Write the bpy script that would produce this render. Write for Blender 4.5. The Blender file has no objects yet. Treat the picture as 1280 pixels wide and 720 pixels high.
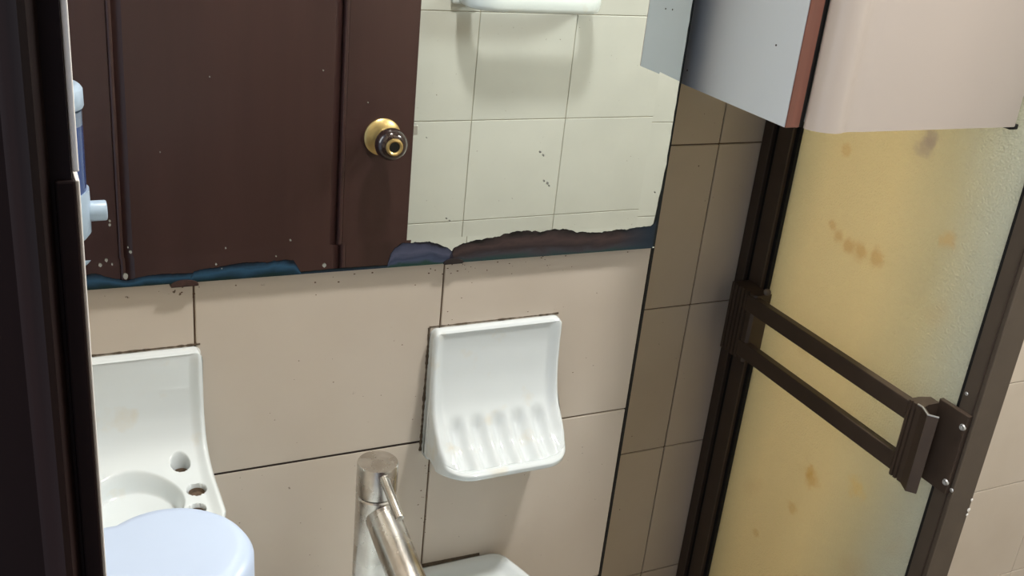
import bpy, bmesh, math, random
from mathutils import Vector, Matrix, noise as mnoise
random.seed(7)
scene = bpy.context.scene
C = scene.collection

# ---------------------------------------------------------------- scale: H = camera to mirror wall (metres)
H = 0.7286
EYE = 1.48
def P(X, N, D):                       # right, away from the lens, below eye level (in units of H)
    return Vector((X*H, N*H, EYE - D*H))

# ---------------------------------------------------------------- camera
R = [[0.900441893770407, -0.09739613637628804, -0.4239320565398831],
     [-0.08806825906546367, 0.9136033171352543, -0.39695460781383846],
     [0.42596757821263986, 0.39476951698229107, 0.8140691928658319]]
def cw(r): return Vector((R[r][0], R[r][2], -R[r][1]))
right, down, fwd = cw(0), cw(1), cw(2)
cd = bpy.data.cameras.new('camera'); cam = bpy.data.objects.new('camera', cd); C.objects.link(cam)
cd.sensor_width = 36; cd.lens = 36*1307.0/1280; cd.clip_start = 0.02; cd.clip_end = 50
up, back = -down, -fwd
cam.matrix_world = Matrix(((right.x, up.x, back.x, 0), (right.y, up.y, back.y, 0), (right.z, up.z, back.z, EYE), (0, 0, 0, 1)))
scene.camera = cam

# ---------------------------------------------------------------- world, lights, exposure
w = bpy.data.worlds.new('world'); scene.world = w; w.use_nodes = True
w.node_tree.nodes['Background'].inputs[0].default_value = (0.62, 0.74, 0.95, 1)
w.node_tree.nodes['Background'].inputs[1].default_value = 0.7
def area(name, loc, target, sx, sy, power, col, shape='RECTANGLE'):
    l = bpy.data.lights.new(name, 'AREA'); l.shape = shape; l.size = sx; l.size_y = sy
    l.energy = power; l.color = col
    o = bpy.data.objects.new(name, l); C.objects.link(o); o.location = loc
    o.rotation_euler = (Vector(target) - Vector(loc)).to_track_quat('-Z', 'Y').to_euler()
    return o
CEIL = 2.42
# daylight reaching the doorway from the next room
area('doorway_daylight', (-1.3, -0.35, 1.9), (0.6, 0.2, 1.2), 1.1, 1.5, 27.0, (0.88, 0.93, 1.0))
# the ceiling lamp's own light
area('ceiling_lamp_light', (0.95*H, 0.42*H, CEIL-0.065), (0.95*H, 0.42*H, 0), 0.13, 0.13, 16.5, (1.0, 0.965, 0.925), 'DISK')
# added fill light behind the frosted glass, set at a made-up window
area('shower_fill_light', (2.44*H, 0.72*H, 1.75), (1.2*H, 0.95*H, 1.2), 0.45, 0.45, 20.0, (0.95, 0.98, 0.95))
vs = scene.view_settings
vs.view_transform = 'Standard'; vs.look = 'None'; vs.gamma = 1; vs.use_curve_mapping = False
vs.exposure = 0.16

# ---------------------------------------------------------------- materials
def mat(name):
    m = bpy.data.materials.new(name); m.use_nodes = True
    n = m.node_tree.nodes; return m, n, m.node_tree.links, n['Principled BSDF']
def lin(r, g, b):
    f = lambda c: (c/255/12.92) if c/255 <= 0.04045 else ((c/255+0.055)/1.055)**2.4
    return (f(r), f(g), f(b), 1)
def simple(name, col, rough=0.4, metal=0.0, nscale=30, namp=0.06, bump=0.0, bscale=200, coat=0.0):
    m, n, l, b = mat(name)
    tc = n.new('ShaderNodeTexCoord'); nz = n.new('ShaderNodeTexNoise'); nz.inputs['Scale'].default_value = nscale
    nz.inputs['Detail'].default_value = 5
    l.new(tc.outputs['Object'], nz.inputs['Vector'])
    mx = n.new('ShaderNodeMix'); mx.data_type = 'RGBA'
    mx.inputs[6].default_value = tuple(c*(1-namp*2) for c in col[:3]) + (1,)
    mx.inputs[7].default_value = tuple(min(1, c*(1+namp*2)) for c in col[:3]) + (1,)
    l.new(nz.outputs['Fac'], mx.inputs[0]); l.new(mx.outputs[2], b.inputs['Base Color'])
    b.inputs['Roughness'].default_value = rough; b.inputs['Metallic'].default_value = metal
    b.inputs['Coat Weight'].default_value = coat
    if bump:
        nb = n.new('ShaderNodeTexNoise'); nb.inputs['Scale'].default_value = bscale; l.new(tc.outputs['Object'], nb.inputs['Vector'])
        bp = n.new('ShaderNodeBump'); bp.inputs['Strength'].default_value = bump; bp.inputs['Distance'].default_value = 0.002
        l.new(nb.outputs['Fac'], bp.inputs['Height']); l.new(bp.outputs['Normal'], b.inputs['Normal'])
    return m
def ramp(n, stops):
    r = n.new('ShaderNodeValToRGB'); e = r.color_ramp.elements
    while len(e) < len(stops): e.new(0.5)
    for k, (p, c) in enumerate(stops): e[k].position = p; e[k].color = c
    return r

def tile_material(name='glazed_tile', c0=lin(192, 181, 167), c1=lin(201, 191, 178)):
    m, n, l, b = mat(name)
    g = n.new('ShaderNodeNewGeometry'); oi = n.new('ShaderNodeObjectInfo')
    n1 = n.new('ShaderNodeTexNoise'); n1.inputs['Scale'].default_value = 7; n1.inputs['Detail'].default_value = 4
    l.new(g.outputs['Position'], n1.inputs['Vector'])
    r1 = ramp(n, [(0.3, c0), (0.7, c1)])
    l.new(n1.outputs['Fac'], r1.inputs['Fac'])
    # tile to tile tone
    hv = n.new('ShaderNodeHueSaturation'); mr = n.new('ShaderNodeMapRange')
    mr.inputs[3].default_value = 0.965; mr.inputs[4].default_value = 1.035
    l.new(oi.outputs['Random'], mr.inputs[0]); l.new(mr.outputs[0], hv.inputs['Value']); l.new(r1.outputs[0], hv.inputs['Color'])
    # small dirt specks
    n2 = n.new('ShaderNodeTexNoise'); n2.inputs['Scale'].default_value = 170; n2.inputs['Detail'].default_value = 3
    l.new(g.outputs['Position'], n2.inputs['Vector'])
    r2 = ramp(n, [(0.715, (0, 0, 0, 1)), (0.76, (1, 1, 1, 1))]); l.new(n2.outputs['Fac'], r2.inputs['Fac'])
    n3 = n.new('ShaderNodeTexNoise'); n3.inputs['Scale'].default_value = 12; l.new(g.outputs['Position'], n3.inputs['Vector'])
    r3 = ramp(n, [(0.5, (0, 0, 0, 1)), (0.62, (1, 1, 1, 1))]); l.new(n3.outputs['Fac'], r3.inputs['Fac'])
    mu = n.new('ShaderNodeMath'); mu.operation = 'MULTIPLY'; l.new(r2.outputs[0], mu.inputs[0]); l.new(r3.outputs[0], mu.inputs[1])
    mx = n.new('ShaderNodeMix'); mx.data_type = 'RGBA'; mx.inputs[7].default_value = lin(96, 78, 62)
    l.new(mu.outputs[0], mx.inputs[0]); l.new(hv.outputs[0], mx.inputs[6]); l.new(mx.outputs[2], b.inputs['Base Color'])
    b.inputs['Roughness'].default_value = 0.32; b.inputs['Specular IOR Level'].default_value = 0.35
    n4 = n.new('ShaderNodeTexNoise'); n4.inputs['Scale'].default_value = 15; l.new(g.outputs['Position'], n4.inputs['Vector'])
    bp = n.new('ShaderNodeBump'); bp.inputs['Strength'].default_value = 0.12; bp.inputs['Distance'].default_value = 0.004
    l.new(n4.outputs['Fac'], bp.inputs['Height']); l.new(bp.outputs['Normal'], b.inputs['Normal'])
    return m
M_tile = tile_material()
M_tile_pale = tile_material('pale_glazed_tile', lin(195, 196, 190), lin(203, 204, 198))
M_grout = simple('grout', lin(104, 86, 68), 0.9, nscale=60, namp=0.25)
M_grout_pale = simple('grout_pale', lin(172, 166, 150), 0.9, nscale=60, namp=0.2)
M_plaster = simple('plaster', lin(214, 210, 200), 0.9, nscale=4, namp=0.03)
M_floor = simple('floor_tile', lin(160, 145, 128), 0.4, nscale=10, namp=0.06)
def porcelain(name, stain_box=None, amount=0.0):
    m, n, l, b = mat(name)
    tc = n.new('ShaderNodeTexCoord'); nz = n.new('ShaderNodeTexNoise'); nz.inputs['Scale'].default_value = 38
    nz.inputs['Detail'].default_value = 4; l.new(tc.outputs['Object'], nz.inputs['Vector'])
    r = ramp(n, [(0.60, lin(218, 226, 228)), (0.88, lin(216, 210, 192))]); l.new(nz.outputs['Fac'], r.inputs['Fac'])
    l.new(r.outputs[0], b.inputs['Base Color'])
    b.inputs['Roughness'].default_value = 0.12; b.inputs['Coat Weight'].default_value = 0.4; b.inputs['Coat Roughness'].default_value = 0.04
    return m
M_porc = porcelain('white_porcelain')
M_plastic = simple('white_plastic', lin(172, 187, 210), 0.33, nscale=50, namp=0.01)
M_blue = simple('blue_liquid_reservoir', lin(52, 74, 128), 0.15, nscale=12, namp=0.06, coat=0.6)
M_clearblue = simple('empty_reservoir_top', lin(112, 124, 148), 0.2, nscale=12, namp=0.05, coat=0.5)
M_blackgap = simple('black_rubber_and_shade', lin(14, 13, 13), 0.7, nscale=60, namp=0.3)  # rubber of the seals, also the painted shade at pier corner and cabinet door
M_mouldy = simple('mouldy_sealant', lin(84, 72, 58), 0.9, nscale=300, namp=0.45, bump=0.6, bscale=500)
M_bronze = simple('bronze_aluminium', lin(88, 78, 68), 0.42, 0.25, nscale=40, namp=0.08)
M_bronze_dark = simple('dark_bronze_aluminium', lin(72, 60, 51), 0.42, 0.25, nscale=40, namp=0.1)
M_bare = simple('bare_aluminium', lin(200, 200, 198), 0.35, 0.7, nscale=60, namp=0.05)
M_brass = simple('aged_brass', lin(206, 178, 122), 0.34, 0.85, nscale=60, namp=0.12)
M_knob = simple('dark_brown_knob', lin(50, 34, 32), 0.16, 0.2, nscale=20, namp=0.1, coat=0.8)
M_black = simple('keyhole_black', lin(10, 9, 8), 0.5)
M_blueboard = simple('pale_blue_melamine', lin(206, 214, 222), 0.42, nscale=5, namp=0.02)
M_cream = simple('cream_lacquer', lin(192, 181, 172), 0.34, nscale=4, namp=0.015)
M_hole = simple('screw_hole', lin(70, 66, 64), 0.8)
M_white = simple('white_filler', lin(240, 236, 230), 0.6)
M_emit, n_, l_, b_ = mat('lamp_glass')
b_.inputs['Emission Color'].default_value = (1, 0.95, 0.88, 1); b_.inputs['Emission Strength'].default_value = 6
M_specks = simple('dried_water_marks', lin(138, 139, 134), 0.8)
M_rust = simple('rusty_clip', lin(66, 44, 38), 0.55, 0.3, nscale=200, namp=0.35)

def wood(name, a, c, rough=0.3, sx=40, sz=2.0, coat=0.3, spec=0.5):
    m, n, l, b = mat(name); b.inputs['Specular IOR Level'].default_value = spec
    tc = n.new('ShaderNodeTexCoord'); mp = n.new('ShaderNodeMapping')
    mp.inputs['Scale'].default_value = (sx, sx, sz)
    l.new(tc.outputs['Object'], mp.inputs['Vector'])
    nz = n.new('ShaderNodeTexNoise'); nz.inputs['Scale'].default_value = 1.6; nz.inputs['Detail'].default_value = 6
    l.new(mp.outputs[0], nz.inputs['Vector'])
    r = ramp(n, [(0.3, a), (0.75, c)]); l.new(nz.outputs['Fac'], r.inputs['Fac'])
    l.new(r.outputs[0], b.inputs['Base Color']); b.inputs['Roughness'].default_value = rough
    b.inputs['Coat Weight'].default_value = coat; b.inputs['Coat Roughness'].default_value = 0.25
    bp = n.new('ShaderNodeBump'); bp.inputs['Strength'].default_value = 0.1; bp.inputs['Distance'].default_value = 0.001
    l.new(nz.outputs['Fac'], bp.inputs['Height']); l.new(bp.outputs['Normal'], b.inputs['Normal'])
    return m
M_door = wood('dark_door_varnish', lin(56, 34, 33), lin(65, 41, 39), 0.42, 14, 1.2, 0.2)
M_jamb = wood('near_black_door_frame', lin(14, 6, 6), lin(30, 14, 12), 0.6, 30, 2, 0.0, 0.15)
M_strip = wood('reddish_edge_banding', lin(104, 62, 50), lin(128, 78, 64), 0.4, 60, 3)

def steel():
    m, n, l, b = mat('brushed_stainless')
    tc = n.new('ShaderNodeTexCoord')
    nz = n.new('ShaderNodeTexNoise'); nz.inputs['Scale'].default_value = 55; nz.inputs['Detail'].default_value = 5
    l.new(tc.outputs['Object'], nz.inputs['Vector'])
    r = ramp(n, [(0.35, lin(186, 181, 174)), (0.7, lin(212, 209, 204))]); l.new(nz.outputs['Fac'], r.inputs['Fac'])
    l.new(r.outputs[0], b.inputs['Base Color'])
    r2 = ramp(n, [(0.3, (0.22,)*3+(1,)), (0.8, (0.34,)*3+(1,))]); l.new(nz.outputs['Fac'], r2.inputs['Fac'])
    l.new(r2.outputs[0], b.inputs['Roughness']); b.inputs['Metallic'].default_value = 1.0
    return m
M_steel = steel()

def mirror_mat():
    m, n, l, b = mat('silvered_glass')
    b.inputs['Base Color'].default_value = (0.86, 0.905, 0.865, 1); b.inputs['Metallic'].default_value = 1.0
    b.inputs['Roughness'].default_value = 0.0
    return m
M_mirror = mirror_mat()

def tarnish(name, stops, x_blue=False):
    """colours run from the ragged upper rim (0) to the glass edge (1) with wavy layers"""
    m, n, l, b = mat(name)
    at = n.new('ShaderNodeAttribute'); at.attribute_name = 'layer'
    tc = n.new('ShaderNodeTexCoord'); mp = n.new('ShaderNodeMapping'); mp.inputs['Scale'].default_value = (38, 38, 110)
    l.new(tc.outputs['Object'], mp.inputs['Vector'])
    nz = n.new('ShaderNodeTexNoise'); nz.inputs['Scale'].default_value = 1.0; nz.inputs['Detail'].default_value = 5
    nz.inputs['Distortion'].default_value = 0.8; l.new(mp.outputs[0], nz.inputs['Vector'])
    sb = n.new('ShaderNodeMath'); sb.operation = 'SUBTRACT'; sb.inputs[1].default_value = 0.5; l.new(nz.outputs['Fac'], sb.inputs[0])
    ma = n.new('ShaderNodeMath'); ma.operation = 'MULTIPLY_ADD'; ma.inputs[1].default_value = 0.75
    l.new(sb.outputs[0], ma.inputs[0]); l.new(at.outputs['Fac'], ma.inputs[2])
    r = ramp(n, stops); l.new(ma.outputs[0], r.inputs['Fac']); col = r.outputs[0]
    if x_blue:
        sx = n.new('ShaderNodeSeparateXYZ'); l.new(tc.outputs['Object'], sx.inputs[0])
        mr = n.new('ShaderNodeMapRange'); mr.inputs[1].default_value = 0.655*H; mr.inputs[2].default_value = 0.70*H; mr.inputs[4].default_value = 0.75
        l.new(sx.outputs['X'], mr.inputs[0]); mx = n.new('ShaderNodeMix'); mx.data_type = 'RGBA'; mx.inputs[7].default_value = lin(28, 54, 74)
        l.new(mr.outputs[0], mx.inputs[0]); l.new(col, mx.inputs[6]); col = mx.outputs[2]
    l.new(col, b.inputs['Base Color']); b.inputs['Roughness'].default_value = 0.3
    b.inputs['Specular IOR Level'].default_value = 0.3
    return m
M_tb = tarnish('blue_tarnish', [(0.0, lin(20, 28, 36)), (0.2, lin(32, 52, 70)), (0.45, lin(46, 78, 102)), (0.7, lin(32, 56, 74)), (0.95, lin(22, 40, 40))])
M_tg = tarnish('grey_blue_tarnish', [(0.0, lin(22, 22, 28)), (0.12, lin(54, 58, 76)), (0.4, lin(74, 78, 98)), (0.65, lin(48, 56, 76)), (0.82, lin(62, 70, 92)), (1.0, lin(34, 60, 54))])
M_td = tarnish('brown_black_tarnish', [(0.0, lin(18, 15, 15)), (0.10, lin(44, 36, 36)), (0.35, lin(66, 52, 51)), (0.6, lin(46, 38, 40)), (0.78, lin(56, 54, 60)), (0.98, lin(36, 58, 58))], True)
M_tt = tarnish('teal_tarnish', [(0.2, lin(20, 28, 32)), (0.5, lin(24, 40, 48)), (0.8, lin(34, 46, 60))])

def frosted():
    m, n, l, b = mat('stained_frosted_glass')
    tc = n.new('ShaderNodeTexCoord'); sep = n.new('ShaderNodeSeparateXYZ'); l.new(tc.outputs['Object'], sep.inputs[0])
    # object Y runs from the wall (1) to the free edge (0): the stain stops near the free edge
    nz = n.new('ShaderNodeTexNoise'); nz.inputs['Scale'].default_value = 6; nz.inputs['Detail'].default_value = 3
    l.new(tc.outputs['Object'], nz.inputs['Vector'])
    ad = n.new('ShaderNodeMath'); ad.operation = 'MULTIPLY_ADD'; ad.inputs[1].default_value = 0.05; l.new(nz.outputs['Fac'], ad.inputs[0])
    l.new(sep.outputs['Y'], ad.inputs[2])
    y0 = 0.80*H
    r = ramp(n, [(0.0, lin(186, 188, 172)), (0.10, lin(184, 182, 160)), (0.26, lin(198, 186, 146)), (0.5, lin(226, 206, 154)), (0.8, lin(228, 208, 156)), (0.97, lin(206, 192, 146)), (1.0, lin(160, 162, 142))])
    mr = n.new('ShaderNodeMapRange'); mr.inputs[1].default_value = y0+0.025; mr.inputs[2].default_value = 1.205*H+0.025
    l.new(ad.outputs[0], mr.inputs[0]); l.new(mr.outputs[0], r.inputs['Fac'])
    n2 = n.new('ShaderNodeTexNoise'); n2.inputs['Scale'].default_value = 13; n2.inputs['Detail'].default_value = 2; n2.inputs['Roughness'].default_value = 0.4
    l.new(tc.outputs['Object'], n2.inputs['Vector'])
    r2 = ramp(n, [(0.66, (0, 0, 0, 1)), (0.80, (0.22, 0.22, 0.22, 1))]); l.new(n2.outputs['Fac'], r2.inputs['Fac'])
    mx = n.new('ShaderNodeMix'); mx.data_type = 'RGBA'; mx.inputs[7].default_value = lin(176, 132, 62)
    l.new(r2.outputs[0], mx.inputs[0]); l.new(r.outputs[0], mx.inputs[6])
    # discrete stain blots measured on the pane
    cur = mx.outputs[2]
    blots = [(Y, Z, s, c) for Y, Z, s, c in STAINS]
    for Y, Z, s, c in blots:
        cx = n.new('ShaderNodeCombineXYZ'); l.new(sep.outputs['Y'], cx.inputs[0]); l.new(sep.outputs['Z'], cx.inputs[1])
        d = n.new('ShaderNodeVectorMath'); d.operation = 'DISTANCE'; d.inputs[1].default_value = (Y, Z, 0); l.new(cx.outputs[0], d.inputs[0])
        nn = n.new('ShaderNodeTexNoise'); nn.inputs['Scale'].default_value = 85; l.new(tc.outputs['Object'], nn.inputs['Vector'])
        sc_ = n.new('ShaderNodeMath'); sc_.operation = 'MULTIPLY_ADD'; sc_.inputs[1].default_value = -s*1.6; l.new(nn.outputs['Fac'], sc_.inputs[0]); l.new(d.outputs['Value'], sc_.inputs[2])
        mrr = n.new('ShaderNodeMapRange'); mrr.inputs[1].default_value = -s*0.35; mrr.inputs[2].default_value = s*0.25
        mrr.inputs[3].default_value = 0.5; mrr.inputs[4].default_value = 0
        l.new(sc_.outputs[0], mrr.inputs[0])
        m2 = n.new('ShaderNodeMix'); m2.data_type = 'RGBA'; m2.inputs[7].default_value = c
        l.new(mrr.outputs[0], m2.inputs[0]); l.new(cur, m2.inputs[6]); cur = m2.outputs[2]
    vo = n.new('ShaderNodeTexVoronoi'); vo.inputs['Scale'].default_value = 430; l.new(tc.outputs['Object'], vo.inputs['Vector'])
    bp = n.new('ShaderNodeBump'); bp.inputs['Strength'].default_value = 0.55; bp.inputs['Distance'].default_value = 0.0015
    l.new(vo.outputs['Distance'], bp.inputs['Height'])
    l.new(cur, b.inputs['Base Color']); b.inputs['Roughness'].default_value = 0.38; l.new(bp.outputs['Normal'], b.inputs['Normal'])
    tr = n.new('ShaderNodeBsdfTranslucent'); gm = n.new('ShaderNodeGamma'); gm.inputs[1].default_value = 0.5
    l.new(bp.outputs['Normal'], tr.inputs['Normal']); l.new(cur, gm.inputs[0]); l.new(gm.outputs[0], tr.inputs['Color'])   # light crosses two faces of the pane
    ms = n.new('ShaderNodeMixShader'); ms.inputs[0].default_value = 0.55
    l.new(b.outputs[0], ms.inputs[1]); l.new(tr.outputs[0], ms.inputs[2])
    l.new(ms.outputs[0], n['Material Output'].inputs['Surface'])
    return m
# Y (m), Z (m), size (m), colour
def gl(X, N, D, s, c=lin(172, 128, 58)): p = P(X, N, D); return (p.y, p.z, s, c)
def glu(u, d, s, c=lin(178, 132, 62)):      # ratios on the glass plane X = 1.09
    N = 1.09/u; return gl(1.09, N, d*N, s, c)
STAINS = [glu(1.0776, 0.8598, 0.0137, lin(202, 154, 62)), glu(1.0693, 0.8465, 0.0088, lin(202, 154, 62)), glu(0.9983, 0.4385, 0.0075, lin(196, 144, 62)), glu(1.0145, 0.4559, 0.0088, lin(196, 144, 62)), glu(1.0363, 0.4716, 0.0100, lin(194, 140, 58)), glu(1.0631, 0.4833, 0.0112, lin(196, 144, 62)), glu(1.0951, 0.4907, 0.0112, lin(196, 144, 62)), glu(1.0507, 0.9075, 0.0088, lin(204, 160, 72)), glu(1.1792, 0.9010, 0.0137, lin(214, 180, 96)), glu(1.2288, 0.4763, 0.0112, lin(204, 162, 88)), glu(1.1308, 0.3309, 0.0125, lin(150, 128, 122)), glu(1.1389, 0.3198, 0.0100, lin(150, 128, 122)), glu(0.9929, 0.3331, 0.0075, lin(206, 160, 76)), glu(0.9888, 0.9401, 0.0063, lin(198, 158, 76))]
M_glass = frosted()

# ---------------------------------------------------------------- mesh helpers
def smooth_obj(me, ang=35):
    for p in me.polygons: p.use_smooth = True
    try: me.set_sharp_from_angle(angle=math.radians(ang))
    except Exception: pass
def obj(name, bm, m, parent=None, smooth=None):
    me = bpy.data.meshes.new(name); bmesh.ops.recalc_face_normals(bm, faces=bm.faces[:]); bm.to_mesh(me); bm.free()
    me.materials.append(m)
    if smooth: smooth_obj(me, smooth)
    o = bpy.data.objects.new(name, me); C.objects.link(o)
    if parent: o.parent = parent
    return o
def empty(name):
    o = bpy.data.objects.new(name, None); C.objects.link(o); o.empty_display_size = 0.05; return o
def tag(o, label, cat, group=None):
    o['label'] = label; o['category'] = cat
    if group: o['group'] = group
    return o
def struct(o): o['kind'] = 'structure'; return o
def box(bm, a, b, bev=0.0, seg=2):
    x0, x1 = sorted((a[0], b[0])); y0, y1 = sorted((a[1], b[1])); z0, z1 = sorted((a[2], b[2]))
    v = [bm.verts.new(p) for p in ((x0,y0,z0),(x1,y0,z0),(x1,y1,z0),(x0,y1,z0),(x0,y0,z1),(x1,y0,z1),(x1,y1,z1),(x0,y1,z1))]
    f = [bm.faces.new([v[i] for i in q]) for q in ((0,3,2,1),(4,5,6,7),(0,1,5,4),(1,2,6,5),(2,3,7,6),(3,0,4,7))]
    if bev:
        es = list({e for x in f for e in x.edges})
        bmesh.ops.bevel(bm, geom=es, offset=bev, segments=seg, profile=0.5, affect='EDGES')
    return bm
def hbox(X0, X1, N0, N1, D0, D1, bev=0.0, seg=2):     # box from H units, bevel in metres
    return box(bmesh.new(), P(X0, N0, D0), P(X1, N1, D1), bev, seg)
def prism(pts, z0, z1, bev=0.0):                       # pts in metres (x, y), extruded vertically
    bm = bmesh.new()
    a = [bm.verts.new((x, y, z0)) for x, y in pts]; b = [bm.verts.new((x, y, z1)) for x, y in pts]
    n = len(pts); bm.faces.new(a[::-1]); bm.faces.new(b)
    for i in range(n): bm.faces.new((a[i], a[(i+1) % n], b[(i+1) % n], b[i]))
    bmesh.ops.recalc_face_normals(bm, faces=bm.faces[:])
    if bev: bmesh.ops.bevel(bm, geom=bm.edges[:], offset=bev, segments=1, affect='EDGES')
    return bm
def lathe(bm, prof, center, axis, seg=48):             # prof: (r, t) along axis
    axis = Vector(axis).normalized(); a = axis.orthogonal().normalized(); b = axis.cross(a); c = Vector(center)
    rings = []
    for r, t in prof:
        if r < 1e-7: rings.append([bm.verts.new(c + axis*t)])
        else: rings.append([bm.verts.new(c + axis*t + (a*math.cos(2*math.pi*k/seg) + b*math.sin(2*math.pi*k/seg))*r) for k in range(seg)])
    for p, q in zip(rings, rings[1:]):
        for k in range(seg):
            k2 = (k+1) % seg
            if len(p) == 1 and len(q) == 1: continue
            if len(p) == 1: bm.faces.new((p[0], q[k2], q[k]))
            elif len(q) == 1: bm.faces.new((p[k], p[k2], q[0]))
            else: bm.faces.new((p[k], p[k2], q[k2], q[k]))
    return bm

# ---------------------------------------------------------------- the setting: tiled walls
TW = 0.2745                    # one tile, in H units (20 cm)
GAP = 0.0014                   # grout joint, metres
TH = 0.006                     # tile thickness, metres
def tile_mesh(m):
    bm = bmesh.new(); s = TW*H - GAP
    box(bm, (-s/2, -TH, -s/2), (s/2, 0, s/2), 0.0009, 2)
    me = bpy.data.meshes.new('tile'); bm.to_mesh(me); bm.free(); me.materials.append(m)
    return me
ME_TILE = tile_mesh(M_tile); ME_PALE = tile_mesh(M_tile_pale)          # front face looks to -Y, local front plane at y = -TH
ROW0 = 0.4035                  # a horizontal joint, below eye level
D_CEIL = (EYE-CEIL)/H; D_FLOOR = EYE/H
def rows():
    ds = []; k = -8
    while True:
        d = ROW0 + k*TW; k += 1
        if d <= D_CEIL: continue
        ds.append(d)
        if d >= D_FLOOR: break
    edges = [D_CEIL] + [d for d in ds if d < D_FLOOR] + [D_FLOOR]
    return list(zip(edges, edges[1:]))
def tile_wall(name, u_edges, place, rot, backing, grout=M_grout, tm=None):
    """u_edges: tile column edges in H units; place(u_mid, z)->location of tile centre on front plane"""
    wl = struct(obj(name, backing, grout))
    for (u0, u1) in zip(u_edges, u_edges[1:]):
        for (d0, d1) in rows():
            if u1-u0 < 0.01 or d1-d0 < 0.01: continue
            t = bpy.data.objects.new('tile', tm or ME_TILE); C.objects.link(t); t.parent = wl
            um, dm = (u0+u1)/2, (d0+d1)/2
            loc = place(um, EYE-dm*H); t.location = loc
            full = TW*H - GAP
            t.rotation_euler = (random.uniform(-.0016, .0016), random.uniform(-.0008, .0008), rot + random.uniform(-.0016, .0016))
            t.scale = (((u1-u0)*H - GAP)/full, 1, ((d1-d0)*H - GAP)/full)
    return wl
def backing(a, b): return box(bmesh.new(), a, b)
def edges_from(lo, hi, ref):
    k = math.ceil((lo-ref)/TW); e = [lo]
    while ref + k*TW < hi - 1e-6:
        v = ref + k*TW
        if v > lo + 1e-6: e.append(v)
        k += 1
    return e + [hi]
XR = 2.50                       # right wall, H units
NF = -0.418                      # wall behind the lens
NB = 1.269                      # back wall
REC = 0.0016                    # recess of the joints
# mirror pier, front plane N = 1
tile_wall('wall_center', [0.0, 0.161, 0.4355, 0.712], lambda u, z: (u*H, 1*H + TH, z), 0,
          backing((-0.02, 1*H+REC, 0), (0.712*H-0.0015, 1.28*H, CEIL)))
wc = bpy.data.objects['wall_center']
o = obj('corner_shade', box(bmesh.new(), (0.7122*H, 1*H+0.0006, 0), (0.7162*H, 1.02*H, CEIL)), M_blackgap, wc)  # black strip painting the shade of the pier's side face
M_mould = simple('mould_in_joint', lin(40, 30, 24), 0.9, nscale=300, namp=0.45)
for (xa, xb) in ((0.168, 0.4355),):
    o = obj('joint_mould', box(bmesh.new(), (xa*H, H+0.0002, EYE-0.678*H-0.0008), (xb*H, H+0.003, EYE-0.678*H+0.0008)), M_mould, wc)
M_dirt = simple('brown_dirt', lin(92, 68, 52), 0.9)
bm = bmesh.new(); rd = random.Random(11)
def fleck(x, d, r):
    a0 = rd.random()*6; n_ = 6; c_ = [bm.verts.new(P(x, 1.0, d) + Vector((math.cos(a0+2*math.pi*k/n_)*r*rd.uniform(.6, 1.6), -0.0002, math.sin(a0+2*math.pi*k/n_)*r*rd.uniform(.5, 1)))) for k in range(n_)]
    bm.faces.new(c_)
for k in range(46):
    x = rd.choice((rd.uniform(0.40, 0.62), rd.uniform(0.06, 0.70), rd.gauss(0.45, 0.012), rd.gauss(0.152, 0.012))); fleck(x, 0.4475+abs(rd.gauss(0, 0.008)), rd.uniform(.0003, .0009))
for k in range(60): fleck(rd.uniform(0.17, 0.70), rd.uniform(0.46, 0.95), rd.uniform(.0003, .0006))
for k in range(24): fleck(rd.gauss(0.4325, 0.004), rd.uniform(0.69, 0.80), rd.uniform(.0003, .0008))
o = obj('dirt_flecks', bm, M_dirt, wc); o['kind'] = 'stuff'
# back wall
tile_wall('wall_back', edges_from(0.722, XR, 0.9975), lambda u, z: (u*H, NB*H + TH, z), 0,
          backing((0.712*H, NB*H+REC, 0), (XR*H+0.02, NB*H+0.08, CEIL)))
# wall behind the lens (seen in the mirror)
tile_wall('wall_front', [0.0, 0.266, 0.5405, 0.8148, 1.0893, 1.364, 1.660, 1.9345, 2.209, XR], lambda u, z: (u*H, NF*H - TH, z), math.pi,
          backing((-0.12, NF*H-REC, 0), (XR*H+0.02, NF*H-0.08, CEIL)), M_grout_pale, ME_PALE)
# left wall beyond the doorway
tile_wall('wall_left', [0.36, 0.725, 1.0], lambda u, z: (-TH, u*H, z), math.pi/2,
          backing((-REC, 0.345*H, 0), (-0.10, 1.0*H+0.0, CEIL)))
lint = struct(obj('wall_left_lintel', backing((0.0, NF*H, 2.12), (-0.10, 0.345*H, CEIL)), M_plaster))
tile_wall('wall_right', [NF, NF+TW, NF+2*TW, NF+3*TW, NF+4*TW, NF+5*TW, NB], lambda u, z: (XR*H+TH, u*H, z), -math.pi/2,
          backing((XR*H+REC, NF*H-.02, 0), (XR*H+0.08, NB*H+.02, CEIL)))
struct(obj('floor', backing((-0.9, NF*H-.08, -0.05), (XR*H+.08, 1.4*H, 0)), M_floor))
struct(obj('ceiling', backing((-0.10, NF*H-.08, CEIL), (XR*H+.08, 1.4*H, CEIL+0.05)), M_plaster))

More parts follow.
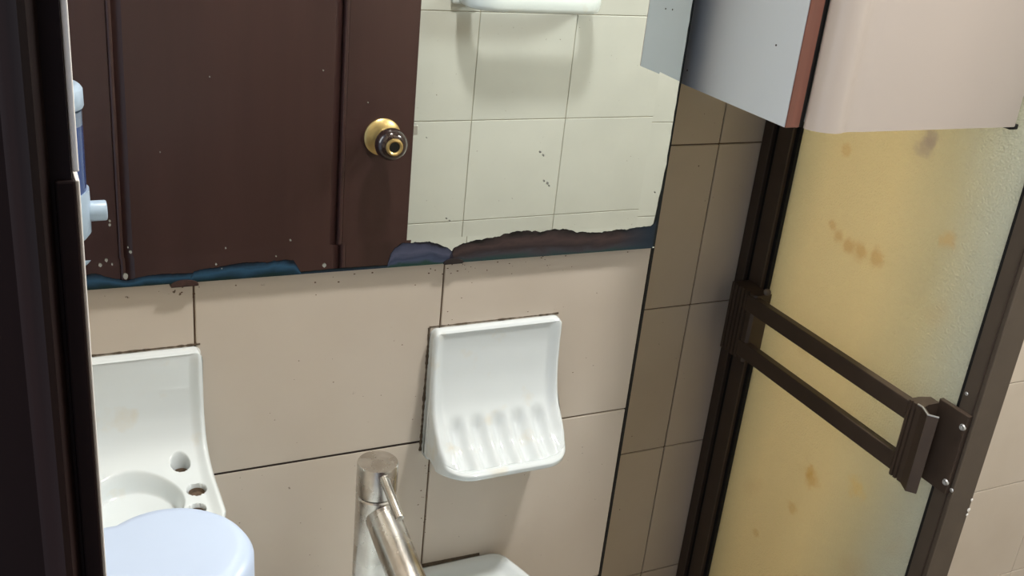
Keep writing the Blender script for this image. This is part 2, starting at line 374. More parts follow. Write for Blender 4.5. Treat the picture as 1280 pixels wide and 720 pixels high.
# ---------------------------------------------------------------- door frame in the near foreground (left)
jp = [(-0.16, 0.345), (-0.16, 0.338), (0.0000, 0.336), (0.0020, 0.334), (0.0040, 0.327), (0.0066, 0.324), (0.0088, 0.325), (0.0100, 0.331), (0.0120, 0.334),
      (0.0180, 0.333), (0.0184, 0.336), (0.0184, 0.352), (0.0, 0.352)]
tr = struct(obj('trim_1', prism([(x*H, y*H) for x, y in jp], 0, 2.12), M_jamb, None, 40))
bm = bmesh.new()
yz = 0.11
box(bm, P(0.0130, 0.3322, yz), P(0.01915, 0.337, D_FLOOR-0.01), 0.0006)
obj('edge_bead', bm, M_jamb, tr)
bm = bmesh.new(); box(bm, P(0.0184, 0.3345, -0.80), P(0.0204, 0.352, yz-0.002), 0.0003)
fl = obj('filler_strip', bm, M_white, tr); fl['label'] = 'white painted filler along the frame edge, wider upper length'
bm = bmesh.new(); box(bm, P(0.0190, 0.3355, yz+0.001), P(0.0204, 0.352, D_FLOOR-0.01), 0.0003)
obj('filler_strip', bm, M_white, tr)

# ---------------------------------------------------------------- door leaf, open against the wall behind the lens
door = struct(empty('door_1'))
NL = -0.350                      # its visible face
LX0, LX1 = 0.030, 0.9065
PX0, PX1 = 0.214, 0.734          # recessed panel
ztop, zbot = 2.05, 0.01
def lb(X0, X1, z0, z1, n0=NL, n1=NL-0.045, bev=0.0015):
    return box(bmesh.new(), (X0*H, n0*H, z0), (X1*H, n1*H, z1), bev)
obj('stile', lb(LX0, PX0, zbot, ztop), M_door, door)
obj('stile', lb(PX1, LX1, zbot, ztop), M_door, door)
obj('rail', lb(PX0, PX1, 1.93, ztop), M_door, door)
obj('rail', lb(PX0, PX1, 0.52, 0.68), M_door, door)
obj('rail', lb(PX0, PX1, zbot, 0.22), M_door, door)
for z0, z1 in ((0.68, 1.93), (0.22, 0.52)):
    bm = bmesh.new()
    a = (PX0*H, (NL-0.016)*H); 
    # raised and fielded panel
    ins = 0.022
    outer = [(PX0*H, z0), (PX1*H, z0), (PX1*H, z1), (PX0*H, z1)]
    inner = [(PX0*H+ins, z0+ins), (PX1*H-ins, z0+ins), (PX1*H-ins, z1-ins), (PX0*H+ins, z1-ins)]
    vo = [bm.verts.new((x, (NL-0.020)*H, z)) for x, z in outer]; vi = [bm.verts.new((x, (NL-0.006)*H, z)) for x, z in inner]
    vb = [bm.verts.new((x, (NL-0.036)*H, z)) for x, z in outer]
    for i in range(4):
        j = (i+1) % 4; bm.faces.new((vo[i], vo[j], vi[j], vi[i])); bm.faces.new((vb[i], vb[j], vo[j], vo[i]))
    bm.faces.new(vi); bm.faces.new(vb[::-1])
    obj('panel', bm, M_door, door)
    # moulding bead around the panel
    bm = bmesh.new()
    for (xa, za, xb, zb) in ((PX0*H, z0, PX0*H+.007, z1), (PX1*H-.007, z0, PX1*H, z1), (PX0*H, z0, PX1*H, z0+.007), (PX0*H, z1-.007, PX1*H, z1)):
        box(bm, (xa, (NL+0.004)*H, za), (xb, (NL-0.02)*H, zb), 0.0025)
    obj('moulding', bm, M_door, door)
KX, KD = 0.826, 0.694
kp = P(KX, NL, KD)
bm = lathe(bmesh.new(), [(0, 0.0), (.0335, 0.0), (.0335, .003), (.030, .0065), (.020, .010), (.015, .011), (0, .011)], kp, (0, 1, 0))
ro = obj('knob_rosette', bm, M_brass, door, 35)
bm = lathe(bmesh.new(), [(.0, .009), (.013, .009), (.0125, .022), (.019, .028), (.0265, .037), (.0288, .046), (.0268, .056), (.021, .0625), (.016, .0645), (0, .0645)], kp, (0, 1, 0))
kn = obj('knob', bm, M_knob, door, 50)
obj('knob_ring', lathe(bmesh.new(), [(.0095, .0643), (.0155, .0643), (.015, .0672), (.0120, .0682), (.0095, .0665), (.0095, .0643)], kp, (0, 1, 0)), M_brass, kn, 35)
bm = lathe(bmesh.new(), [(0, .0645), (.0096, .0645), (.009, .0656), (0, .0658)], kp, (0, 1, 0)); obj('keyhole', bm, M_black, kn, 35)
bm = hbox(LX1-0.002, LX1+0.017, NL-0.036, NL-0.016, 0.672, 0.697, 0.001); lt = obj('latch_bolt', bm, M_bare, door)

# ---------------------------------------------------------------- mirror
mir = tag(empty('wall_mirror'), 'frameless wall mirror with tarnished blue black bottom edge above the soap dish', 'mirror')
NM = 0.9925                                   # front of the glass
XL, XRM, DT = 0.012, 0.7088, -0.62
DBL, DBR = 0.4385, 0.4452                     # bottom edge, slightly out of level
BV = 0.0305; SL = -0.033                       # bevel width and slope
def dbot(x): return DBL + (DBR-DBL)*(x-XL)/(XRM-XL)
bm = bmesh.new()
V = lambda X, N, D: bm.verts.new(P(X, N, D))
i0, i1 = XL, XRM-BV
a = V(i0, NM, DT); b = V(i1, NM, DT); c = V(i1, NM, dbot(i1)-BV); d = V(i0, NM, dbot(i0)-BV)
bm.faces.new((a, d, c, b)); obj('silvered_glass', bm, M_mirror, mir)
bm = bmesh.new(); dz = BV*SL
V = lambda X, N, D: bm.verts.new(P(X, N, D))
a = V(i1, NM, DT); b = V(XRM, NM+dz, DT); c = V(XRM, NM+dz, dbot(XRM)); d = V(i1, NM, dbot(i1)-BV)
bm.faces.new((a, d, c, b)); obj('bevel', bm, M_mirror, mir)
bm = bmesh.new()
V = lambda X, N, D: bm.verts.new(P(X, N, D))
a = V(i0, NM, dbot(i0)-BV); b = V(i1, NM, dbot(i1)-BV); c = V(XRM, NM+dz, dbot(XRM)); d = V(i0, NM+dz, dbot(i0))
bm.faces.new((a, d, c, b)); obj('bevel', bm, M_mirror, mir)
# glass edge / body
bm = bmesh.new(); e = NM+0.0006
f1 = [P(XL, e, DT), P(XRM, e, DT), P(XRM, e, dbot(XRM)), P(XL, e, dbot(XL))]
f2 = [Vector((p.x, 0.9995*H, p.z)) for p in f1]
va = [bm.verts.new(p) for p in f1]; vb = [bm.verts.new(p) for p in f2]
bm.faces.new(va); bm.faces.new(vb[::-1])
for i in range(4): bm.faces.new((va[i], vb[i], vb[(i+1) % 4], va[(i+1) % 4]))
obj('glass_edge', bm, simple('dark_glass_edge', lin(22, 32, 28), 0.3), mir)

# tarnished patches: outlines run along the lower and right edges of the glass
def mirror_N(X, D):
    a = max(0.0, (X-i1)/BV) if X > i1 else 0.0
    b = max(0.0, (D-(dbot(X)-BV))/BV)
    return NM + dz*min(1.0, max(a, b))
def patch(name, top, bottom, m, lift=0.0007, jit=0.0012, label=None):
    """strip between two polylines of (X, D) given at the same number of stations, with a ragged top"""
    bm = bmesh.new(); n = 120
    def samp(pl, t):
        xs = [p[0] for p in pl]; x = xs[0] + (xs[-1]-xs[0])*t
        for p, q in zip(pl, pl[1:]):
            if x <= q[0] + 1e-9:
                k = (x-p[0])/max(1e-9, q[0]-p[0]); return x, p[1]+(q[1]-p[1])*k
        return pl[-1]
    rowsv = []; lay = bm.verts.layers.float.new('layer')
    for i in range(n+1):
        t = i/n; x, dt = samp(top, t); _, db = samp(bottom, t)
        dt += (mnoise.noise(Vector((x*160, 3.3, 0)))*jit + mnoise.noise(Vector((x*520, 1.3, 0)))*jit*0.5)
        dt = min(dt, db-0.0002); col = []
        for k in range(5):
            D = dt+(db-dt)*k/4; v_ = bm.verts.new(P(x, mirror_N(x, D)-lift, D)); v_[lay] = k/4; col.append(v_)
        rowsv.append(col)
    for p, q in zip(rowsv, rowsv[1:]):
        for k in range(4): bm.faces.new((p[k], p[k+1], q[k+1], q[k]))
    o = obj(name, bm, m, mir)
    if label: o['label'] = label
    return o
def UT(*pts): return [(u*NM, d*NM) for u, d in pts]
TARNISH = [('l', [(0.0582, 0.4258), (0.0698, 0.426), (0.084, 0.4315), (0.0986, 0.4354), (0.1175, 0.432), (0.1404, 0.4323), (0.1597, 0.4331), (0.1676, 0.433)], 'b', 0.0007, 0.001, 'dark blue tarnish at the bottom left corner'), ('l2', [(0.1581, 0.4365), (0.1621, 0.4307), (0.1771, 0.4294), (0.1955, 0.4283), (0.2076, 0.4267), (0.2321, 0.4279), (0.2529, 0.4269), (0.2622, 0.4277), (0.2666, 0.4344), (0.271, 0.4421)], 'b', 0.0008, 0.0014, 'blue tarnished patch left of the middle'), ('thin', [(0.2692, 0.4415), (0.3092, 0.4409), (0.3449, 0.4416), (0.3724, 0.442)], 't', 0.0007, 0.0003, 'thin dark line of tarnish'), ('g', [(0.3668, 0.4411), (0.3699, 0.43), (0.375, 0.4219), (0.384, 0.4179), (0.3989, 0.4181), (0.4139, 0.4183), (0.4276, 0.4231), (0.4375, 0.4267), (0.4437, 0.4321)], 'g', 0.0008, 0.0012, 'grey blue lobe of tarnish left of the dark clip'), ('r', [(0.4401, 0.4356), (0.4444, 0.4282), (0.4519, 0.4249), (0.4663, 0.4212), (0.482, 0.4204), (0.5008, 0.4179), (0.5156, 0.414), (0.5339, 0.4133), (0.552, 0.4166), (0.5675, 0.4146), (0.5835, 0.4157), (0.6024, 0.4201), (0.6279, 0.4229), (0.6412, 0.4228), (0.6531, 0.4205), (0.6725, 0.4219), (0.6894, 0.4199), (0.703, 0.4187), (0.7075, 0.418), (0.7111, 0.412)], 'd', 0.0008, 0.0016, 'broad brown black tarnish along the bottom right')]
for nm, top, mm, lft, jit, lab in TARNISH:
    top = UT(*top); bot = [(x, dbot(x)-0.0003) for x, _ in (top[0], top[-1])]
    patch('tarnish', top, bot, {'b': M_tb, 'g': M_tg, 'd': M_td, 't': M_tt}[mm], lft, jit, lab)
# ragged loss along the right edge
bm = bmesh.new(); prev = None
for i in range(60):
    D = dbot(XRM) - 0.002 - i/59*0.62
    wv = 0.0065*max(0, 1-(i/59*0.62)/0.10) + 0.0016 + 0.0010*mnoise.noise(Vector((D*90, 0, 0)))
    x1 = XRM - 0.0002; x0 = x1 - wv
    cur = (bm.verts.new(P(x0, mirror_N(x0, D)-0.0006, D)), bm.verts.new(P(x1, mirror_N(x1, D)-0.0006, D)))
    if prev: bm.faces.new((prev[0], prev[1], cur[1], cur[0]))
    prev = cur
o = obj('tarnish', bm, M_tt, mir); o['label'] = 'thin ragged dark loss of silver along the right edge'
# clips
def clip(X, m, rw, label=None):
    D = dbot(X); bm = bmesh.new(); pts = []
    for k in range(13):
        a = math.pi*k/12; pts.append((math.cos(a)*rw, math.sin(a)*rw*0.42))
    yb = 0.9998*H; y0 = (NM-0.004)*H; z = EYE-D*H+(0.0006 if rw < 0.009 else -0.0014)
    A = [bm.verts.new((X*H+x, y0, z+zz)) for x, zz in pts]; B = [bm.verts.new((X*H+x, yb, z+zz)) for x, zz in pts]
    bm.faces.new(A); bm.faces.new(B[::-1])
    for k in range(13): bm.faces.new((A[k], B[k], B[(k+1) % 13], A[(k+1) % 13]))
    box(bm, (X*H-rw*0.95, y0+0.0006, z-0.0012), (X*H+rw*0.95, yb, z), 0.0004)
    o = obj('mirror_clip', bm, m, mir)
    if label: o['label'] = label
clip(0.4446*NM+0.0, simple('dark_clip', lin(52, 46, 46), 0.4, 0.4), 0.0088, 'dark half round mirror clip')
clip(0.1517*NM, M_rust, 0.0100, 'flat rusty brown mirror clip')
# dried marks on the glass
bm = bmesh.new()
def speck(u, d, r, asp=1.0):
    X, D = u*NM, d*NM; N = mirror_N(X, D)-0.0009
    vs_ = [bm.verts.new(P(X+math.cos(k)*r*random.uniform(.7, 1.1), N, D+math.sin(k)*r*asp*random.uniform(.7, 1.1))) for k in [2*math.pi*i/9 for i in range(9)]]
    bm.faces.new(vs_)
for u, d, r, s_ in [(0.2959, 0.436, 0.0022, 1.2), (0.5402, 0.3199, 0.0013, 1.2), (0.5447, 0.3238, 0.0013, 1.2), (0.5495, 0.3542, 0.0012, 1.2), (0.554, 0.3572, 0.0014, 1.2), (0.5564, 0.3602, 0.001, 1.2), (0.4329, 0.3922, 0.001, 1.2), (0.4369, 0.3953, 0.001, 1.2), (0.4028, 0.2995, 0.0006, 1.2), (0.0847, 0.3766, 0.0014, 1.2), (0.0849, 0.3725, 0.001, 1.2), (0.1022, 0.406, 0.0014, 1.2), (0.1002, 0.4008, 0.0008, 1.2), (0.0739, 0.4171, 0.0018, 1.2), (0.0799, 0.4126, 0.0016, 1.2), (0.0966, 0.4309, 0.0028, 1.2), (0.0848, 0.4172, 0.001, 1.2), (0.1933, 0.4088, 0.0008, 1.2), (0.2594, 0.405, 0.001, 1.2), (0.2445, 0.4217, 0.0007, 1.2), (0.1835, 0.4255, 0.001, 1.2), (0.189, 0.4304, 0.0008, 1.2), (0.1803, 0.2344, 0.0006, 1.2), (0.2895, 0.2283, 0.0007, 1.2), (0.3368, 0.2609, 0.0006, 1.2), (0.1332, 0.3062, 0.0006, 1.2), (0.7022, 0.3754, 0.0009, 1.2)]: speck(u, d, r, s_)
o = obj('water_marks', bm, M_specks, mir); o['kind'] = 'stuff'

# ---------------------------------------------------------------- ceramic dishes set into the pier
HOLES = [(0.1365, 0.0435), (0.1455, 0.0835), (0.1395, 0.1175)]
def smoothstep(a, b, x):
    t = max(0, min(1, (x-a)/(b-a))); return t*t*(3-2*t)
def catmull(pts, n):
    out = []
    P_ = [pts[0]] + list(pts) + [pts[-1]]
    for i in range(1, len(P_)-2):
        for k in range(n):
            t = k/n; p0, p1, p2, p3 = P_[i-1], P_[i], P_[i+1], P_[i+2]
            out.append(tuple(0.5*((2*p1[j]) + (-p0[j]+p2[j])*t + (2*p0[j]-5*p1[j]+4*p2[j]-p3[j])*t*t + (-p0[j]+3*p1[j]-3*p2[j]+p3[j])*t**3) for j in (0, 1)))
    out.append(tuple(pts[-1])); return out
def dish(name, X0, X1, front, under, recess, rimw, ridges=None, cup=None, plan=0.16, nt=72):
    """front/under: (protrusion, D) control points; returns a closed solid"""
    F = catmull(front, 30 if cup else 10); Un = catmull(under, 5)
    bm = bmesh.new(); cols = []
    Xc, hw = (X0+X1)/2, (X1-X0)/2
    nF = len(F)
    nrm = []
    for i in range(nF):
        a, b = F[max(0, i-1)], F[min(nF-1, i+1)]; dx, dy = b[0]-a[0], b[1]-a[1]; L = math.hypot(dx, dy) or 1
        nrm.append((dy/L, -dx/L))          # outward (towards the room / up)
    pmax = max(p for p, _ in F)
    for it in range(nt+1):
        t = -1+2*it/nt
        t = math.copysign(1-(1-abs(t))**1.25, t) if abs(t) > 0 else 0
        def shape(p):                      # rounded corners in plan at the lip
            k = smoothstep(0.45*pmax, pmax, p)
            return p*(1-plan*k*max(0, (abs(t)-0.50)/0.50)**2.6)
        col = []
        edge = smoothstep(1.0, 1.0-rimw, abs(t)); 
        rnd = 0.0060*(1-min(1, (1-abs(t))/0.07))**2
        q_ = max(0.0, (abs(t)-0.90)/0.10); crn = 0.0085*(1-math.sqrt(max(0.0, 1-q_*q_)))
        for i, (p, D) in enumerate(F):
            s = i/(nF-1)
            top = smoothstep(0.02, 0.34, s)*(1-smoothstep(0.88, 0.985, s))
            r = recess*edge*top
            if ridges:
                r_in, s0, s1, cnt = ridges
                q = smoothstep(s0, s0+0.07, s)*(1-smoothstep(s1-0.05, s1, s))*smoothstep(0.86, 0.72, abs(t))
                r += r_in*q*(0.5-0.5*math.cos(2*math.pi*(t*cnt/2/0.80+0.5)) if cnt % 2 else 0.5+0.5*math.cos(2*math.pi*t*cnt/2/0.80))
            pp, DD = shape(p)-nrm[i][0]*(r+rnd), D-nrm[i][1]*(r+rnd)
            X = Xc+t*hw; DD += crn*(1-smoothstep(0.0, 0.45, s))
            if cup:
                cx, cp, cr, cdep = cup
                dd = math.hypot(X-cx, p-cp)/cr
                DD += cdep*smoothstep(1.03, 0.86, dd)*smoothstep(0.40, 0.55, s)
                for hx, hp in HOLES:
                    if s > 0.4:
                        DD += 0.032*smoothstep(1.15, 0.70, math.hypot(X-hx, p-hp)/0.0088)
            col.append((X, max(pp, 0.001), DD))
        for p, D in Un[1:]: col.append((Xc+t*hw, max(0.0, shape(p)-rnd*(1 if p > 0.01 else 0)), D - (crn if p < 0.02 else 0)))
        col.append((Xc+t*hw, 0.0, F[0][1]+0.001+crn))
        cols.append([bm.verts.new(P(x, 1-p, d)) for x, p, d in col])
    n = len(cols[0])
    for a, b in zip(cols, cols[1:]):
        for k in range(n): bm.faces.new((a[k], a[(k+1) % n], b[(k+1) % n], b[k]))
    bm.faces.new(cols[0]); bm.faces.new(cols[-1][::-1])
    bmesh.ops.triangulate(bm, faces=[f for f in bm.faces if len(f.verts) > 4])
    return obj(name, bm, M_porc, None, 60)
soap = dish('soap_dish', 0.4235, 0.5915,
    [(0.003, 0.5255), (0.011, 0.5262), (0.0155, 0.532), (0.0165, 0.560), (0.020, 0.598), (0.030, 0.630), (0.052, 0.655), (0.076, 0.668), (0.0835, 0.6735), (0.086, 0.681)],
    [(0.086, 0.681), (0.083, 0.688), (0.068, 0.691), (0.045, 0.688), (0.026, 0.688), (0.016, 0.694), (0.010, 0.699), (0.0, 0.699)],
    0.0085, 0.20, ridges=(0.0080, 0.55, 0.95, 5), plan=0.34)
tag(soap, 'white ceramic soap dish with drain ridges on the tiles right of the faucet', 'soap dish')
tumb = dish('toothbrush_holder', 0.001, 0.1665,
    [(0.003, 0.5150), (0.011, 0.5158), (0.0155, 0.522), (0.0165, 0.560), (0.020, 0.592), (0.032, 0.616), (0.060, 0.628), (0.110, 0.630), (0.155, 0.631), (0.166, 0.634), (0.169, 0.642)],
    [(0.169, 0.642), (0.165, 0.652), (0.130, 0.660), (0.070, 0.676), (0.030, 0.698), (0.012, 0.706), (0.0, 0.706)],
    0.006, 0.18, cup=(0.084, 0.092, 0.0475, 0.020), plan=0.22, nt=240)
tag(tumb, 'white ceramic toothbrush and tumbler holder with three holes, on the tiles left of the faucet', 'toothbrush holder')
# stained bottoms of its three holes
M_hst = simple('stained_hole', lin(92, 76, 60), 0.7, nscale=350, namp=0.45)
for hx, hp in HOLES:
    c = P(hx, 1-hp, 0.6430)
    g = obj('brush_hole', lathe(bmesh.new(), [(0, 0.0003), (0.0045, 0.0006), (0.0056, 0.0030), (0.0058, 0.0030), (0.0058, -0.0010), (0, -0.0010)], c, (0, 0, 1), 20), M_hst, tumb, 40)
    g['label'] = 'brown stained toothbrush hole'
# mouldy sealant lines round the dishes
def seal(parent, segs, r=0.0011):
    bm = bmesh.new()
    for (X0, D0, X1, D1) in segs:
        n = max(6, int(math.hypot(X1-X0, D1-D0)*H/0.0022))
        prev = None
        for k in range(n+1):
            t = k/n; X, D = X0+(X1-X0)*t, D0+(D1-D0)*t
            rr = r*(0.35+1.3*abs(mnoise.noise(Vector((k*0.37+X0*50, D0*9, 0))))+0.35*random.random()); c = P(X, 1.0, D)
            dx, dd = X1-X0, -(D1-D0); L = math.hypot(dx, dd); nx, nz = -dd/L, dx/L
            ring = [bm.verts.new(c+Vector((nx*rr*ca, -abs(sa)*rr*1.0, nz*rr*ca))) for ca, sa in ((1, 0), (.6, .8), (-.6, .8), (-1, 0))]
            if prev:
                for q in range(3): bm.faces.new((prev[q], prev[q+1], ring[q+1], ring[q]))
            prev = ring
    return obj('sealant', bm, M_mouldy, parent, 60)
seal(soap, [(0.4220, 0.5245, 0.590, 0.5248)], 0.0007)
s1 = seal(soap, [(0.4222, 0.525, 0.4218, 0.690)], 0.0013); s1['label'] = 'black mouldy sealant along the left edge'
s2 = seal(tumb, [(0.005, 0.5142, 0.166, 0.5142)], 0.0008); s2['label'] = 'grey mouldy sealant along the top edge'

# ---------------------------------------------------------------- washbasin
SX = 0.3315; DK = 0.866
half = [(0.0, 0.9985), (0.12, 0.9985), (0.185, 0.9985), (0.205, 0.9965), (0.2155, 0.988), (0.222, 0.970), (0.234, 0.930), (0.262, 0.84), (0.285, 0.74), (0.288, 0.64), (0.262, 0.53), (0.20, 0.45), (0.10, 0.41), (0.0, 0.402)]
hc = catmull(half, 6)
out_ = [(SX+x, n) for x, n in hc] + [(SX-x, n) for x, n in hc[::-1][1:-1]]
BC = (SX, 0.655); 
def bowl(k, a): return None
bm = bmesh.new(); rings = []
def ring(f):
    r = []
    for (x, n) in out_:
        X, N, D = f(x, n); r.append(bm.verts.new(P(X, N, D)))
    rings.append(r)
def toward(x, n, s): return BC[0]+(x-BC[0])*s, BC[1]+(n-BC[1])*s
def ell(x, n, rx, ry):
    a = math.atan2((n-BC[1])/0.32, (x-BC[0])/0.27); return BC[0]+rx*math.cos(a), BC[1]+ry*math.sin(a)
def mixp(p, q, t): return p[0]+(q[0]-p[0])*t, p[1]+(q[1]-p[1])*t
ring(lambda x, n: (*toward(x, n, 0.35), DK+0.26))
ring(lambda x, n: (*toward(x, n, 0.62), DK+0.20))
ring(lambda x, n: (*toward(x, n, 0.93), DK+0.085))
ring(lambda x, n: (*toward(x, n, 0.996), DK+0.02))
ring(lambda x, n: (x, min(n, 0.9985), DK+0.006))
ring(lambda x, n: (*toward(x, n, 0.994), DK+0.001))
ring(lambda x, n: (*toward(x, n, 0.982), DK-0.0005))
ring(lambda x, n: (*toward(x, n, 0.955), DK+0.0015))
ring(lambda x, n: (*toward(x, n, 0.940), DK+0.0065))
ring(lambda x, n: (*toward(x, n, 0.915), DK+0.008))
E1 = lambda x, n: ell(x, n, 0.215, 0.165)
ring(lambda x, n: (*mixp(toward(x, n, 0.915), E1(x, n), 0.6), DK+0.009))
ring(lambda x, n: (*E1(x, n), DK+0.011))
ring(lambda x, n: (*ell(x, n, 0.205, 0.155), DK+0.020))
ring(lambda x, n: (*ell(x, n, 0.19, 0.14), DK+0.07))
ring(lambda x, n: (*ell(x, n, 0.15, 0.11), DK+0.14))
ring(lambda x, n: (*ell(x, n, 0.07, 0.05), DK+0.18))
ring(lambda x, n: (*ell(x, n, 0.025, 0.025), DK+0.185))
n = len(out_)
for a, b in zip(rings, rings[1:]):
    for k in range(n): bm.faces.new((a[k], a[(k+1) % n], b[(k+1) % n], b[k]))
bm.faces.new(rings[0]); bm.faces.new(rings[-1][::-1])
sink = tag(empty('washbasin'), 'white ceramic wall basin, its back right corner showing below the soap dish', 'washbasin')
obj('basin', bm, M_porc, sink, 50)
obj('drain', lathe(bmesh.new(), [(0, 0.002), (.016, 0.002), (.018, 0.0), (.018, -0.004), (0, -0.004)], P(BC[0], BC[1], DK+0.184), (0, 0, 1), 24), M_steel, sink, 35)
obj('bracket', hbox(SX-0.10, SX+0.10, 0.80, 0.9985, DK+0.14, DK+0.26, 0.004), M_porc, sink)
bm = bmesh.new(); 
st = [(SX-0.20, 0.0028), (SX+0.08, 0.0028), (SX+0.14, 0.0018), (SX+0.185, 0.0008)]
A_ = [bm.verts.new(P(x, 0.9998, DK-h_)) for x, h_ in st]; B_ = [bm.verts.new(P(x, 0.9970, DK+0.004)) for x, h_ in st]; C_ = [bm.verts.new(P(x, 0.9998, DK+0.004)) for x, h_ in st]
for k in range(3):
    for p_, q_ in ((A_, B_), (B_, C_), (C_, A_)): bm.faces.new((p_[k], p_[k+1], q_[k+1], q_[k]))
bm.faces.new((A_[0], B_[0], C_[0])); bm.faces.new((A_[3], C_[3], B_[3]))
o = obj('sealant', bm, M_mouldy, sink); o['label'] = 'black mouldy joint between basin and tiles'

# ---------------------------------------------------------------- faucet
fa = tag(empty('faucet'), 'brushed stainless steel pillar faucet with pin lever, standing on the white basin', 'faucet')
FX, FN = 0.3318, 0.90; fr = 0.0222*H
base = P(FX, FN, DK+0.009)
zc = lambda D: (EYE-D*H) - base.z
obj('base_ring', lathe(bmesh.new(), [(0, 0), (fr*1.22, 0), (fr*1.22, .004), (fr*1.12, .0065), (0, .0065)], base, (0, 0, 1)), M_steel, fa, 35)
JD = 0.6665
obj('body', lathe(bmesh.new(), [(0, .006), (fr*.99, .006), (fr*.99, zc(JD)-.0012), (fr*.93, zc(JD)), (0, zc(JD))], base, (0, 0, 1), 64), M_steel, fa, 35)
obj('joint_ring', lathe(bmesh.new(), [(0, zc(JD)-.0005), (fr*.90, zc(JD)-.0005), (fr*.90, zc(JD)+.0016), (0, zc(JD)+.0016)], base, (0, 0, 1), 48), M_blackgap, fa, 35)
obj('cap', lathe(bmesh.new(), [(0, zc(JD)+.0013), (fr*.97, zc(JD)+.0013), (fr, zc(JD)+.002), (fr, zc(.629)), (fr*.965, zc(.6268)), (0, zc(.6264))], base, (0, 0, 1), 64), M_steel, fa, 30)
# spout: straight tube sloping down towards the bowl
sdir = Vector((0, -1, -0.27)).normalized(); s0 = P(FX+0.0035, FN-0.004, 0.686); sr = 0.0192*H
obj('spout', lathe(bmesh.new(), [(0, 0), (sr, 0), (sr, .142), (sr*.93, .1435), (sr*.86, .1425), (sr*.86, .12), (0, .12)], s0, sdir, 64), M_steel, fa, 35)
# collar where the spout leaves the body
ldir = (P(0.3330, 0.836, 0.649) - P(FX, 0.885, 0.632)).normalized(); l0 = P(FX, 0.886, 0.6325)
obj('lever', lathe(bmesh.new(), [(0, 0), (.0036, 0), (.0036, .0425), (.0033, .0434), (.0018, .0436), (0, .0430)], l0, ldir, 24), M_steel, fa, 30)

# ---------------------------------------------------------------- soap dispenser on the left wall
dp = tag(empty('soap_dispenser'), 'white wall soap dispenser with blue reservoir and round push button, on the left wall', 'soap dispenser')
DX, DN, DR = 0.0605, 0.4720, 0.0420
def dring(bm, D, r, neck, xw=0.004, n=36, slope=0.0):
    """D-shaped section: round front, neck back to the wall"""
    vs_ = []
    a0 = math.asin(min(0.99, neck/r))
    for k in range(n+1):
        a = (math.pi-a0) - (2*math.pi-2*a0)*k/n
        X, N = DX+r*math.cos(a), DN+r*math.sin(a)
        vs_.append(bm.verts.new(P(X, N, D+slope*(X-DX))))
    for X, N in ((DX-r*0.98, DN-neck), (xw, DN-neck*1.04), (xw, DN+neck*1.04), (DX-r*0.98, DN+neck)):
        vs_.append(bm.verts.new(P(X, N, D+slope*(X-DX))))
    return vs_
def dloft(name, secs, m, parent, **kw):
    bm = bmesh.new(); rs = [dring(bm, D, r, nk, **{**kw, **e}) for D, r, nk, e in secs]; n = len(rs[0])
    for a, b in zip(rs, rs[1:]):
        for k in range(n): bm.faces.new((a[k], a[(k+1) % n], b[(k+1) % n], b[k]))
    bm.faces.new(rs[0]); bm.faces.new(rs[-1][::-1])
    return obj(name, bm, m, parent, 42)
DT0 = 0.3615
dloft('cap', [(DT0+0.001, DR*0.80, 0.026, {}), (DT0+0.0015, DR*0.90, 0.030, {}), (DT0+0.004, DR*0.97, 0.033, {}), (DT0+0.008, DR*1.03, 0.034, {}), (DT0+0.030, DR*1.04, 0.034, {}), (DT0+0.033, DR*1.01, 0.033, {})], M_plastic, dp)
rs = dloft('reservoir', [(0.417, DR*0.965, 0.030, {}), (0.530, DR*0.955, 0.030, {})], M_blue, dp)
ro = dloft('reservoir_top', [(0.398, DR*0.965, 0.030, {}), (0.418, DR*0.965, 0.030, {})], M_clearblue, dp); ro['label'] = 'empty paler top of the reservoir'
dloft('housing', [(0.520, DR*1.03, 0.034, {'slope': -0.20}), (0.530, DR*1.04, 0.034, {'slope': -0.1}), (0.576, DR*1.02, 0.034, {}), (0.588, DR*0.90, 0.032, {'slope': -0.15}), (0.596, DR*0.66, 0.024, {'slope': -0.2})], M_plastic, dp)
obj('wall_plate', hbox(0.0005, 0.006, DN-0.042, DN+0.042, 0.375, 0.592, 0.001), M_plastic, dp)
br = 0.0148*H
obj('push_button', lathe(bmesh.new(), [(0, 0), (br, 0), (br, .0325), (br*.94, .0338), (br*.8, .0343), (0, .0343)], P(DX+0.018, DN, 0.5470), (1, 0, 0), 32), M_plastic, dp, 30)

# ---------------------------------------------------------------- wall cabinet on the back wall
cb = tag(empty('wall_cabinet'), 'pale blue sided wall cabinet with cream door and reddish brown front edge, beside the mirror', 'cabinet')
CX0, CX1, CN0, CN1, CD1, CD0 = 0.7463, 1.0735, 0.847, 1.2675, 0.2539, -0.62
T = 0.0245
obj('side_panel', hbox(CX0, CX0+T, CN0, CN1, CD0, CD1, 0.0004), M_blueboard, cb)
obj('side_panel', hbox(CX1-T, CX1, CN0, CN1, CD0, CD1, 0.0004), M_blueboard, cb)
obj('bottom_panel', hbox(CX0+T, CX1-T, CN0+0.012, CN1, CD1-T, CD1-0.002, 0.0004), M_blueboard, cb)
obj('top_panel', hbox(CX0+T, CX1-T, CN0+0.012, CN1, CD0, CD0+T, 0.0004), M_blueboard, cb)
obj('back_panel', hbox(CX0+T, CX1-T, CN1-0.008, CN1, CD0+T, CD1-T), M_blueboard, cb)
